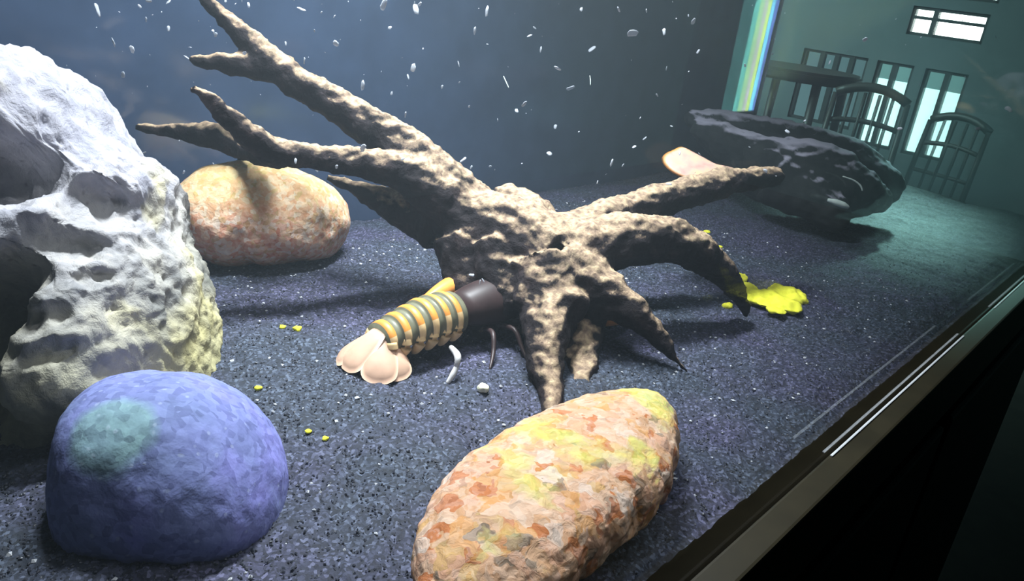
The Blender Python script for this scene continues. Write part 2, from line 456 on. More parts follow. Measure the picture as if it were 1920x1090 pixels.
tpart('corner_seal', (TX1 - 0.004, TY1 - 0.004, TZ0 + 0.001), (TX1 - 0.0003, TY1 - 0.0003, TZ1), M_BLACK, 0.001)
tpart('end_frame', (TX1 + 0.0075, GY0 - 0.01, TZ0 - 0.012), (TX1 + 0.018, TY1 + 0.006, -0.012), M_TRIM, 0.0012)
tpart('base_pane', (TX0, GY0, TZ0 - 0.006), (TX1, TY1, TZ0), M_BLACK)
tpart('bottom_frame', (TX0 - 0.01, GY0 - 0.012, TZ0 - 0.012), (TX1 + 0.01, GY0 - 0.0005, -0.0055), M_TRIM, 0.0012)
M_GLINT = plain('frame_edge_highlight', srgb(196, 200, 204), 0.5, 0.4)  # pale strips laid on the frame to paint in its bright highlight
tpart('frame_highlight', (0.33, GY0 - 0.0024, -0.0056), (0.555, GY0 - 0.0012, -0.0048), M_GLINT, 0.0004)['label'] = 'pale strip painted as a highlight along the frame'
tpart('frame_highlight', (0.64, GY0 - 0.0024, -0.0056), (0.80, GY0 - 0.0012, -0.0050), M_GLINT, 0.0004)['label'] = 'pale strip painted as a highlight along the frame'
st = empty('aquarium_stand', ((TX0 + TX1) / 2, 0.25, FLOOR_Z), 'black cabinet stand below the brown aquarium frame', 'stand')
o = link('cabinet_body', box_mesh('cabinet_body', (TX0, GY0 + 0.01, FLOOR_Z), (TX1, TY1, TZ0 - 0.0125), M_BLACK, 0.002), st); o.matrix_parent_inverse = Matrix.Translation(-st.location)
for k in range(3):
    w = (TX1 - TX0) / 3
    d = link('door', box_mesh('door', (TX0 + k * w + 0.01, GY0 - 0.006, FLOOR_Z + 0.06), (TX0 + (k + 1) * w - 0.01, GY0 + 0.0095, TZ0 - 0.05), M_BLACK, 0.003), st); d.matrix_parent_inverse = Matrix.Translation(-st.location)
tag(link('water', box_mesh('water', (TX0 + 0.0005, GY1 + 0.0005, TZ0 + 0.0005), (TX1 - 0.0005, TY1 - 0.0005, 0.40), water_material())), 'clear slightly hazy water filling the tank', 'water', kind='stuff')

# sand bed
def sand_h(x, y):
    x, y = np.asarray(x, float), np.asarray(y, float)
    p = np.stack([x, y, 0 * x], -1).reshape(-1, 3)
    h = 0.0045 * fbm(p * 16, 3) + 0.0016 * fbm(p * 70 + 5, 3)
    h = h.reshape(x.shape)
    edge = np.clip((y - GY1) / 0.02, 0, 1)
    h = h - 0.017 * np.clip((y - 0.37) / 0.085, 0, 1) ** 1.5
    return h * (0.25 + 0.75 * edge) - 0.004 * (1 - edge)
M_SAND = sand_material()
nx, ny = 500, 150
gx, gy = np.meshgrid(np.linspace(TX0 + 0.001, TX1 - 0.001, nx), np.linspace(GY1 + 0.001, TY1 - 0.001, ny))
gz = sand_h(gx, gy) + 0.0005 * rng.standard_normal(gx.shape)
V = np.stack([gx, gy, gz], -1).reshape(-1, 3)
I = np.arange(nx * ny).reshape(ny, nx)
F = np.stack([I[:-1, :-1], I[:-1, 1:], I[1:, 1:], I[1:, :-1]], -1).reshape(-1, 4)
sand = tag(link('sand', mesh_from('sand', V, F.tolist(), M_SAND)), 'fine black sand covering the tank floor', 'sand', kind='stuff')
def grains(name, xs, ys, size, mat, parent):
    n = len(xs); zs = sand_h(xs, ys)
    base = np.array([(1, 0, 0), (-1, 0, 0), (0, 1, 0), (0, -1, 0), (0, 0, 1), (0, 0, -1)], float)
    fc = np.array([(0, 2, 4), (2, 1, 4), (1, 3, 4), (3, 0, 4), (2, 0, 5), (1, 2, 5), (3, 1, 5), (0, 3, 5)])
    v = base[None] * size[:, None, None] * rng.uniform(0.5, 1.2, (n, 6, 1))
    an = rng.uniform(0, 6.28, n); c, s = np.cos(an)[:, None], np.sin(an)[:, None]
    v = np.stack([v[..., 0] * c - v[..., 1] * s, v[..., 0] * s + v[..., 1] * c, v[..., 2] * 0.7 + 0.2 * v[..., 0]], -1)
    v += np.stack([xs, ys, zs + 0.2 * size], -1)[:, None]
    f = (fc[None] + 6 * np.arange(n)[:, None, None]).reshape(-1, 3)
    return tag(link(name, mesh_from(name, v.reshape(-1, 3), f.tolist(), mat, smooth=False), parent), kind='stuff')
n = 42000
k = rng.random(n) ** 1.8
xs = 0.02 + 0.62 * k + 0.06 * rng.standard_normal(n); ys = GY1 + 0.004 + rng.random(n) * 0.30
xs = np.clip(xs, TX0 + 0.01, TX1 - 0.01)
def grain_mat(name, c, var=0.5):
    t = NT(name); v = t.coords(); a = t.red(t.vor(v, 600))
    t.base(t.ramp(a, [(0, tuple(x * (1 - var) for x in c[:3]) + (1,)), (1, tuple(min(1, x * (1 + var)) for x in c[:3]) + (1,))]), 0.5, 0.5)
    return t.m
grains('sand_grains', xs, ys, rng.uniform(0.0003, 0.00075, n), grain_mat('dark_grain', srgb(53, 57, 68), 0.4), sand)
n = 800
xs = 0.05 + 0.55 * rng.random(n); ys = GY1 + 0.01 + rng.random(n) * 0.29
grains('pale_grains', xs, ys, rng.uniform(0.0004, 0.0012, n) , grain_mat('pale_grain', srgb(196, 200, 206), 0.25), sand)['label'] = 'scattered pale grains'

# ------------------------------------------------------------------ stones
def ico(sub):
    bm = bmesh.new(); bmesh.ops.create_icosphere(bm, subdivisions=sub, radius=1)
    V = np.array([v.co[:] for v in bm.verts]); F = [[v.index for v in f.verts] for f in bm.faces]; bm.free()
    return V, F
def radial(outline, c):
    pts = np.array(outline, float) - np.array(c)
    an = np.arctan2(pts[:, 1], pts[:, 0]); r = np.hypot(pts[:, 0], pts[:, 1])
    o = np.argsort(an); an, r = an[o], r[o]
    an = np.concatenate([an - 2 * np.pi, an, an + 2 * np.pi]); r = np.concatenate([r, r, r])
    g = np.linspace(-np.pi, np.pi, 721); rr = np.interp(g, an, r)
    kk = np.ones(9) / 9
    rr = np.convolve(np.concatenate([rr[-9:-1], rr, rr[1:9]]), kk, 'same')[8:-8]
    return lambda a: np.interp(a, g, rr)
def stone_facing(outline, c, t0, depth, sub=6, e=0.8, tilt=0.0, depth_back=None):
    """stone whose profile towards the front of the tank is known; own depth and real size"""
    V, F = ico(sub)
    R = radial(outline, c)
    a = np.arctan2(V[:, 1], V[:, 0]); s = np.hypot(V[:, 0], V[:, 1])
    rho = s ** e; dz = np.sign(V[:, 2]) * np.abs(V[:, 2]) ** e
    u = rho * R(a) * np.cos(a); w = rho * R(a) * np.sin(a)
    C = np.array(P(c[0], c[1], t0)); k = t0 / FPX
    dd = np.where(dz > 0, depth, depth_back or depth)
    g = np.ones(len(V))
    bins = ((a + np.pi) / (2 * np.pi) * 90).astype(int) % 90
    for it in range(4):                                    # keep the profile true to size although the front bulges nearer
        pos = C + np.outer(u * k * g, RIGHT) - np.outer(w * k * g, UP) - np.outer(dz * dd, FWD) + np.outer(u * k * g * tilt, FWD)
        rel = pos - np.array(CAM); zd = rel @ np.array(FWD)
        x = rel @ np.array(RIGHT) / zd * FPX + CX - c[0]; y = -(rel @ np.array(UP)) / zd * FPX + CY - c[1]
        an = np.arctan2(y, x); rr = np.hypot(x, y) / R(an)
        b2 = ((an + np.pi) / (2 * np.pi) * 90).astype(int) % 90
        mx = np.ones(90)
        for i in range(90):
            q = rr[b2 == i]
            if len(q): mx[i] = q.max()
        mx = np.convolve(np.concatenate([mx[-3:], mx, mx[:3]]), np.ones(7) / 7, 'valid')
        g = g / np.interp((a + np.pi) / (2 * np.pi) * 90, np.arange(-1, 92) + 0.5 , np.concatenate([mx[-1:], mx, mx[:2]]))
    return pos, [f[::-1] for f in F]
def normals_of(V, F):
    me = mesh_from('tmp', V, F); n = nrm(me); bpy.data.meshes.remove(me); return n
def make_stone(name, pos, F, mat, label, cat='rock'):
    pos = pos.copy()
    pos[:, 2] = np.maximum(pos[:, 2], -0.030); pos[:, 1] = np.clip(pos[:, 1], GY1 + 0.002, TY1 - 0.002); pos[:, 0] = np.maximum(pos[:, 0], TX0 + 0.002)
    c = pos.mean(0); c[2] = pos[:, 2].min()
    c = np.array((pos.mean(0)[0], pos.mean(0)[1], 0.0))
    return tag(link(name, mesh_from(name, pos - c, F, mat), None, c), label, cat), c

# tall pale rock at the left
big_out = [(-260, 420), (-230, 250), (-130, 130), (-40, 102), (0, 98), (60, 95), (100, 99), (150, 118), (180, 160), (203, 222), (235, 250), (265, 264), (300, 302), (330, 362), (358, 430),
           (385, 500), (408, 555), (420, 610), (418, 680), (400, 760), (330, 860), (200, 950), (60, 1010), (-100, 1020), (-220, 900), (-260, 650)]
pos, F = stone_facing(big_out, (90, 560), 0.318, 0.062, 7, 0.85, 0.25)
N = normals_of(pos, F)
CB = np.array(P(90, 560, 0.318))
def dent(px, py, rx, ry, d, rot=0.0):
    """hollow pressed into the side facing the pane, at a place on the stone's own face"""
    global pos
    k = 0.318 / FPX
    rel = pos - CB
    u = rel @ np.array(RIGHT) / k - (px - 90); w = -(rel @ np.array(UP)) / k - (py - 560)
    c, s = math.cos(rot), math.sin(rot)
    q = ((u * c + w * s) / rx) ** 2 + ((-u * s + w * c) / ry) ** 2
    front = np.clip((-(N @ np.array(FWD))) * 2.0, 0, 1)
    pos = pos + np.outer(d * np.exp(-q ** 1.6) * front, np.array(FWD) - 0.12 * np.array(UP))
dent(40, 205, 190, 62, -0.012, 0.30)                       # ledges standing proud above the hollows
dent(110, 455, 170, 48, -0.014, -0.28); dent(300, 345, 70, 30, -0.006, 0.4); dent(265, 560, 90, 60, -0.010, -0.2)
dent(50, 335, 135, 72, 0.036, 0.22); dent(262, 395, 54, 36, 0.022, 0.2); dent(215, 450, 60, 26, 0.012, 0.5)
dent(5, 610, 150, 125, 0.044, 0.1); dent(120, 560, 95, 58, 0.026, -0.6); dent(75, 740, 95, 80, 0.016, 0.3); dent(20, 950, 200, 120, -0.012, 0.0); dent(255, 680, 95, 95, -0.016, 0.0); dent(232, 590, 45, 22, 0.007, -0.3); dent(345, 675, 60, 34, 0.010, 0.0); dent(250, 640, 30, 14, 0.005, -0.4); dent(402, 655, 30, 60, 0.008)
dent(275, 520, 26, 12, 0.006); dent(345, 560, 24, 14, 0.006)
N = normals_of(pos, F)
pos = pos + N * (0.0050 * fbm(pos * 45, 4) + 0.0026 * ridged(pos * 110, 3) - 0.0014 + 0.0009 * fbm(pos * 420, 2))[:, None]
make_stone('pale_boulder', pos, F, pale_rock_material(), 'tall pale craggy rock with shaded hollows behind the blue stone')

# rounded blue stone
blue_out = [(84, 900), (88, 850), (108, 790), (150, 735), (215, 706), (300, 699), (380, 703), (432, 720), (482, 757), (520, 810), (540, 860), (545, 920), (530, 985), (470, 1040), (380, 1070), (260, 1085), (150, 1070), (105, 1025), (90, 960)]
pos, F = stone_facing(blue_out, (315, 890), 0.262, 0.040, 6, 0.85)
N = normals_of(pos, F)
pos = pos + N * (0.0016 * fbm(pos * 40, 3) + 0.0004 * fbm(pos * 300, 3))[:, None]
c0 = np.array((pos.mean(0)[0], pos.mean(0)[1], 0.0))
BLUE_PATCH = tuple(np.array(P(222, 815, 0.230)) - c0)
make_stone('blue_stone', pos, F, blue_rock_material(), 'smooth rounded blue grey stone with a faint green patch')

# granite cobble far left, under the branches
pink_out = [(322, 380), (334, 345), (360, 321), (430, 302), (500, 304), (560, 319), (612, 341), (640, 370), (655, 410), (648, 448), (622, 478), (560, 492), (480, 496), (400, 494), (360, 470), (335, 430)]
pos, F = stone_facing(pink_out, (490, 410), 0.463, 0.036, 6, 0.8, 0.35)
N = normals_of(pos, F)
pos = pos + N * (0.0022 * fbm(pos * 40, 3) + 0.0009 * fbm(pos * 190, 3))[:, None]
make_stone('pink_cobble', pos, F, pink_rock_material(), 'pink and yellow grainy cobble under the driftwood branches')

# speckled stone lying in front
spec_out = [(772, 1085), (784, 1010), (808, 960), (862, 902), (914, 860), (955, 838), (1010, 803), (1066, 778), (1114, 762), (1185, 748), (1232, 752), (1256, 780), (1264, 825), (1256, 880), (1236, 925), (1190, 968), (1140, 1010), (1090, 1055), (1040, 1110), (960, 1150), (860, 1165), (790, 1150)]
zt = 0.015
q = np.array([on_plane(px, py, zt)[:] for px, py in spec_out])
cc = on_plane(1025, 935, zt)
R = radial(q[:, :2], (cc.x, cc.y))
V, F = ico(7)
a = np.arctan2(V[:, 1], V[:, 0]); s = np.hypot(V[:, 0], V[:, 1])
rho = s ** 0.78
pos = np.stack([cc.x + rho * R(a) * np.cos(a), cc.y + rho * R(a) * np.sin(a), zt + np.sign(V[:, 2]) * np.abs(V[:, 2]) ** 0.75 * 0.015], -1)
N = normals_of(pos, F)
pos = pos + N * (0.0022 * fbm(pos * 50, 3) + 0.0013 * ridged(pos * 130, 3) + 0.0005 * fbm(pos * 420, 2))[:, None] * (0.6 + 0.5 * (1 - np.clip(N[:, 2:3], 0, 1)))
make_stone('speckled_stone', pos, F, speckled_rock_material(), 'long orange and cream speckled stone lying by the front glass')

# ------------------------------------------------------------------ driftwood
def chain(nodes, n=14):
    pts = [P(a, b, t) for a, b, t, r in nodes]; rad = [r * t / FPX for a, b, t, r in nodes]
    return tube(*smooth_path(pts, rad, 5), n)
WOOD = wood_material()
def wood_mesh(name, chains, voxel, amp):
    V, F = merge(*[chain(c) for c in chains])
    me = remeshed(name, V, F, voxel, 2)
    p, n = co(me), nrm(me)
    d = amp * (0.9 * fbm(p * 60, 3) + 0.9 * (ridged(p * np.array([90, 90, 140]), 3) - 0.5) + 0.45 * fbm(p * 330, 2))
    set_co(me, p + n * d[:, None])
    me.materials.append(WOOD)
    return me
CH = [
 [(1030, 500, .42, 100), (960, 455, .425, 88), (885, 418, .43, 74), (835, 362, .435, 62), (772, 300, .44, 50), (700, 240, .445, 40), (620, 188, .45, 33), (550, 150, .455, 30), (500, 108, .46, 30), (452, 62, .465, 22), (405, 18, .47, 15), (368, -14, .472, 10)],
 [(530, 140, .46, 26), (470, 124, .462, 24), (415, 119, .465, 18), (385, 117, .466, 13), (356, 110, .468, 7)],
 [(830, 370, .43, 60), (770, 330, .428, 42), (700, 308, .425, 32), (620, 298, .42, 27), (560, 292, .415, 25), (500, 276, .41, 29), (455, 245, .405, 25), (405, 198, .40, 20), (372, 172, .398, 15), (352, 166, .397, 9)],
 [(470, 268, .42, 14), (515, 268, .425, 16), (550, 278, .425, 14), (600, 295, .42, 14)],
 [(256, 238, .50, 6), (300, 243, .50, 13), (350, 248, .498, 20), (410, 256, .49, 26), (460, 280, .475, 24), (540, 300, .44, 20)],
 [(430, 260, .487, 12), (448, 292, .487, 10), (452, 308, .487, 5)],
 [(610, 332, .475, 8), (660, 350, .47, 16), (710, 372, .462, 26), (760, 400, .452, 32), (820, 430, .435, 44)],
 [(985, 470, .43, 90), (980, 420, .44, 66), (950, 382, .447, 42), (935, 368, .45, 28)],
 [(990, 430, .44, 60), (985, 372, .445, 30)],
 [(885, 372, .435, 18), (877, 345, .435, 9), (875, 332, .435, 4)],
 [(1040, 470, .425, 84), (1090, 440, .437, 50), (1160, 405, .452, 38), (1240, 376, .468, 33), (1310, 355, .48, 30), (1385, 338, .492, 25), (1460, 330, .505, 20)],
 [(1060, 490, .418, 80), (1130, 460, .418, 58), (1200, 448, .422, 48), (1260, 452, .43, 42), (1310, 475, .44, 38), (1352, 510, .452, 28), (1382, 550, .464, 18), (1402, 592, .474, 8)],
 [(1060, 520, .41, 80), (1120, 545, .402, 58), (1170, 572, .397, 36), (1215, 612, .395, 25), (1252, 655, .394, 13), (1293, 702, .395, 3)],
 [(1020, 520, .405, 80), (1030, 580, .39, 55), (1024, 635, .372, 44), (1024, 690, .36, 36), (1034, 740, .348, 22), (1026, 790, .336, 15)],
 [(1050, 560, .39, 40), (1085, 580, .382, 27)],
 [(930, 470, .41, 50), (935, 530, .4, 34), (942, 575, .395, 24), (940, 592, .395, 12)],
 [(975, 505, .4, 26), (985, 535, .39, 16), (968, 572, .386, 12)],
 [(870, 450, .425, 60), (880, 530, .418, 46), (900, 590, .41, 34), (915, 640, .4, 22)],
 [(1100, 520, .415, 62), (1090, 600, .41, 46), (1090, 690, .385, 30), (1080, 740, .37, 24)],
]
def lean(a, t):                                           # the left limbs reach forward, clear of the back pane
    return t - 0.05 * max(0.0, min(1.0, (900 - a) / 520))
CH = [[(a, b, lean(a, t), r) for a, b, t, r in c] for c in CH]
me = wood_mesh('driftwood', CH, 0.0017, 0.0020)
ctr = np.array(on_plane(1020, 700)); set_co(me, co(me) - ctr)
tag(link('driftwood', me, None, ctr), 'large branching driftwood root with silted, painted-lit upper sides in the tank centre', 'driftwood')

# dark slab of wood at the far right, hollow below
SL = [
 [(1285, 222, .735, 14), (1340, 232, .74, 22), (1400, 246, .745, 30), (1470, 262, .75, 36), (1540, 288, .75, 42), (1610, 318, .75, 46), (1670, 352, .745, 30), (1690, 362, .74, 12)],
 [(1300, 236, .73, 16), (1360, 270, .72, 34), (1430, 310, .71, 60), (1500, 330, .70, 70), (1570, 350, .70, 66), (1630, 366, .70, 42), (1672, 376, .70, 16)],
 [(1450, 330, .69, 50), (1520, 370, .68, 48), (1560, 400, .67, 34), (1580, 425, .67, 16)],
 [(1290, 214, .745, 8), (1350, 220, .75, 12), (1420, 230, .755, 14), (1500, 246, .76, 14), (1590, 270, .76, 10)],
]
V, F = merge(*[chain(c) for c in SL])
me = remeshed('slab', V, F, 0.0026, 2); p, nn = co(me), nrm(me)
set_co(me, p + nn * (0.005 * fbm(p * 45, 3) + 0.0016 * fbm(p * 200, 2))[:, None])
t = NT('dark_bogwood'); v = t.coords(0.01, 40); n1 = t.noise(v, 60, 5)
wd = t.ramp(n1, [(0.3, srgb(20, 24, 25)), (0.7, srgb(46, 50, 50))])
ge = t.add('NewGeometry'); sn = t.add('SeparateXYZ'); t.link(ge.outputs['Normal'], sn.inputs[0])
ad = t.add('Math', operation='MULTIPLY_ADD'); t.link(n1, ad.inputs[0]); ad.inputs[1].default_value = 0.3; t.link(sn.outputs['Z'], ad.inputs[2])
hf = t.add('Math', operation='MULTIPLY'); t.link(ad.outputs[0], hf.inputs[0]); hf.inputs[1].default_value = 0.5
t.base(t.mix(t.ramp(hf.outputs[0], [(0.44, (0, 0, 0, 1)), (0.53, (1, 1, 1, 1))]), wd, srgb(186, 186, 204)), 0.8, 0.2); t.bump(n1, 0.6, 0.003)  # paler on upward faces
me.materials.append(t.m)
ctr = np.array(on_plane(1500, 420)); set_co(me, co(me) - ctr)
tag(link('bogwood', me, None, ctr), 'dark hollowed bogwood with a pale top at the far right', 'driftwood')

# ------------------------------------------------------------------ orange rimmed piece (shed claw) on the right branch
def petal(outline, thick, n_in=5, bulge=0.0):
    """rounded plate from a 2D outline, closed, with thickness; local XY plane"""
    o = np.array(outline, float); c = o.mean(0); m_ = len(o); V, F = [], []
    for side in (1, -1):
        for k in range(n_in, 0, -1):
            f = k / n_in
            for q_ in o:
                x = c + (q_ - c) * f
                V.append((x[0], x[1], side * (thick * math.sqrt(max(0, 1 - f ** 4)) + bulge * 0) + bulge * (1 - f * f)))
        V.append((c[0], c[1], side * thick + bulge))
    L = m_ * n_in + 1
    for si, off in ((1, 0), (-1, L)):
        for k in range(n_in - 1):
            for i in range(m_):
                a, b = off + k * m_ + i, off + k * m_ + (i + 1) % m_; d, e = a + m_, b + m_
                F.append((a, b, e, d) if si > 0 else (d, e, b, a))
        for i in range(m_):
            a, b = off + (n_in - 1) * m_ + i, off + (n_in - 1) * m_ + (i + 1) % m_
            F.append((a, b, off + L - 1) if si > 0 else (b, a, off + L - 1))
    for i in range(m_):
        a, b = i, (i + 1) % m_
        F.append((b, a, L + a, L + b))
    return V, F
def smooth_outline(pts, sub=4):
    pts = np.array(pts, float); n_ = len(pts); out = []
    for i in range(n_):
        p0, p1, p2, p3 = pts[i - 1], pts[i], pts[(i + 1) % n_], pts[(i + 2) % n_]
        for k in range(sub):
            t_ = k / sub
            out.append(0.5 * (2 * p1 + (p2 - p0) * t_ + (2 * p0 - 5 * p1 + 4 * p2 - p3) * t_ ** 2 + (3 * p1 - p0 - 3 * p2 + p3) * t_ ** 3))
    return np.array(out)
def basis(origin, x, y):
    x = Vector(x).normalized(); y = Vector(y); y = (y - x * y.dot(x)).normalized(); z = x.cross(y)
    mm = Matrix((x, y, z)).transposed().to_4x4(); mm.translation = origin; return mm
t = NT('orange_shell'); v = t.coords(); a = t.noise(v, 90, 4)
at = t.add('Attribute'); at.attribute_name = 'rim'
c = t.ramp(a, [(0.3, srgb(178, 132, 126)), (0.5, srgb(214, 166, 150)), (0.7, srgb(226, 184, 140))])
t.base(t.mix(at.outputs['Fac'], c, srgb(240, 160, 50)), 0.5, 0.4); M_SHELL = t.m
tt = 0.50; kk = tt / FPX
ol = smooth_outline([((x - 1300) * kk, (318 - y) * kk) for x, y in [(1243, 300), (1256, 285), (1278, 275), (1296, 267), (1312, 276), (1335, 292), (1356, 306), (1392, 314), (1375, 326), (1330, 338), (1285, 340), (1262, 332), (1248, 318)]], 3)
V, F = petal(ol * np.array([1, 1.35]), 0.0009, 6, 0.0004)
me = mesh_from('shell_piece', V, F, M_SHELL)
me.attributes.new('rim', 'FLOAT', 'POINT')
v3 = co(me); cc = ol.mean(0)
lim = np.array([np.min(np.hypot(*(ol * np.array([1, 1.35]) - q_[:2]).T)) for q_ in v3])
rim = np.clip(1 - lim / 0.0022, 0, 1) * np.clip((-(v3[:, 0] - cc[0]) + 0.3 * (v3[:, 1] - cc[1])) / 0.006 + 0.2, 0, 1)
me.attributes['rim'].data.foreach_set('value', rim.astype(np.float32))
o = link('shell_piece', me); o.matrix_world = basis(P(1300, 318, tt), RIGHT + FWD * 0.2, UP + FWD * 0.9)
tag(o, 'pinkish claw-shaped shell piece with an orange rim on the right branch', 'shell')

# ------------------------------------------------------------------ crayfish
M_BAND = plain('cray_pale_band', srgb(238, 204, 150), 0.45, 0.4, 0.15, 160)
M_BAND2 = plain('cray_green_band', srgb(112, 112, 92), 0.45, 0.4, 0.2, 160)
M_ORANGE = plain('cray_orange', srgb(226, 150, 70), 0.45, 0.4, 0.2, 120)
M_DARK = plain('cray_brown', srgb(52, 38, 38), 0.45, 0.4, 0.25, 120)
M_FAN = plain('cray_fan', srgb(212, 174, 148), 0.45, 0.4, 0.1, 160)
M_LEG = plain('cray_leg', srgb(205, 205, 205), 0.45, 0.4, 0.1, 160)
tail_p, head_p = on_plane(704, 626, 0.016), on_plane(845, 583, 0.018)
ax = (head_p - tail_p); ax.z = 0; L_ab = 0.043; ax.normalize()
side = Vector((0, 0, 1)).cross(ax).normalized()            # left of the animal
cray = empty('crayfish', tail_p - Vector((0, 0, tail_p.z)), 'crayfish with orange striped tail and pale tail fan, head under the driftwood', 'crayfish')
CI = Matrix.Translation(-cray.location)
def cpart(name, V, F, mats, midx=None, label=None, smooth=True):
    o = link(name, mesh_from(name, V, F, mats, smooth, midx), cray); o.matrix_parent_inverse = CI
    if label: o['label'] = label
    return o
# body: carapace, then overlapping tail rings, one surface swept along the back
V, F, MI = [], [], []
nv = 28
def body_ring(s, z, w, h, droop=0.0):
    c = tail_p + ax * s; c.z = z
    ring = []
    for k in range(nv + 1):
        an = math.radians(-118 + 236 * k / nv)
        ring.append(c + side * (-math.sin(an) * w) + Vector((0, 0, math.cos(an) * h)) )
    return ring
rings = []                                               # (ring verts, material of the strip that follows, tips)
nseg = 6
for g in range(nseg):
    s0 = 0.002 + g * L_ab / nseg; ls = L_ab / nseg * 1.0
    for f, k in ((0.0, 1.045), (0.34, 1.05), (0.52, 1.0), (0.53, 0.965), (0.80, 0.95), (0.99, 0.96)):
        s = s0 + f * ls; q = s / L_ab
        w = (0.0085 + 0.0035 * min(1, q * 1.5)) * k; h = (0.0070 + 0.0040 * min(1, q * 1.6)) * k
        z = 0.0120 + 0.0045 * math.sin(min(1, q * 1.15) * math.pi * 0.5)
        r = body_ring(s, z, w, h)
        rings.append((r, 0 if f < 0.52 else 1))
for i in range(9):                                       # carapace and pointed head
    f = i / 8; s = 0.002 + L_ab + f * 0.052
    k = math.sin(min(1, (f * 0.9 + 0.35)) * math.pi * 0.62) if f < 0.5 else 1.0 - 0.75 * ((f - 0.5) / 0.5) ** 2
    rings.append((body_ring(s, 0.0165 + 0.001 * f, 0.0135 * max(k, 0.18), 0.0125 * max(k, 0.16)), 2))
for i, (r, mi) in enumerate(rings):
    V += r
    if i:
        for k in range(nv):
            a = (i - 1) * (nv + 1) + k; b = a + nv + 1
            F.append((a, a + 1, b + 1, b))
            prev = rings[i - 1][1]
            an = abs(-118 + 236 * (k + 0.5) / nv)
            mm_ = prev
            if prev == 0 and an < 60: mm_ = 3
            if prev == 2 and an < 0: mm_ = 3
            MI.append(mm_)
# belly closing the underside
m0 = len(V)
for i in range(len(rings) - 1):
    a, b = i * (nv + 1), (i + 1) * (nv + 1)
    F.append((a + nv, a, b, b + nv)); MI.append(2)
F.append(tuple(range(nv, -1, -1))); MI.append(1)
e0 = (len(rings) - 1) * (nv + 1); F.append(tuple(range(e0, e0 + nv + 1))); MI.append(2)
cpart('body', V, F, [M_BAND, M_BAND2, M_DARK, M_ORANGE], MI)
# side flaps (pleura) hanging from each ring
for g in range(nseg):
    for sg in (-1, 1):
        s = 0.002 + (g + 0.25) * L_ab / nseg; q = s / L_ab
        w = 0.0085 + 0.0035 * min(1, q * 1.5)
        top = tail_p + ax * s + side * sg * (w * 0.80); top.z = 0.0135 + 0.0035 * q
        pts = [top, top + side * sg * 0.0012 + Vector((0, 0, -0.004)) - ax * 0.0004, top - side * sg * 0.0006 + Vector((0, 0, -0.0078)) - ax * 0.0012, top - side * sg * 0.0014 + Vector((0, 0, -0.0098)) - ax * 0.0018]
        cpart('tail_plate', *tube(*smooth_path(pts, [0.0026, 0.0027, 0.0021, 0.0006], 3), 8, True, 1.0), [M_BAND])
# tail fan: telson and four lobes spread backwards and down
fan_root = tail_p + ax * 0.003; fan_root.z = 0.0165
def lobe(name, ang, length, width, drop, lift, mat):
    d = (-ax * math.cos(ang) + side * math.sin(ang)).normalized()
    end = fan_root + d * length; end.z = drop
    x = (end - fan_root)
    ln = x.length
    ol = smooth_outline([(0, -width * 0.28), (ln * 0.45, -width * 0.5), (ln * 0.85, -width * 0.52), (ln, -width * 0.28), (ln * 1.03, 0), (ln, width * 0.28), (ln * 0.85, width * 0.52), (ln * 0.45, width * 0.5), (0, width * 0.28)], 4)
    V, F = petal(ol, 0.0009, 5, 0.0016)
    mt = basis(fan_root + Vector((0, 0, lift)), x, Vector((0, 0, 1)).cross(x))
    V = [mt @ Vector(p_) for p_ in V]
    return cpart(name, V, F, [mat])
lobe('telson', 0.0, 0.0175, 0.0135, 0.0015, 0.0006, M_FAN)
lobe('tail_lobe', 0.62, 0.0185, 0.0150, 0.0012, -0.0003, M_FAN)
lobe('tail_lobe', 1.15, 0.0175, 0.0150, 0.0012, -0.0012, M_FAN)
lobe('tail_lobe', -0.95, 0.0185, 0.0150, 0.0010, -0.0004, M_FAN)
lobe('tail_lobe', -1.55, 0.0170, 0.0145, 0.0015, -0.0010, M_FAN)
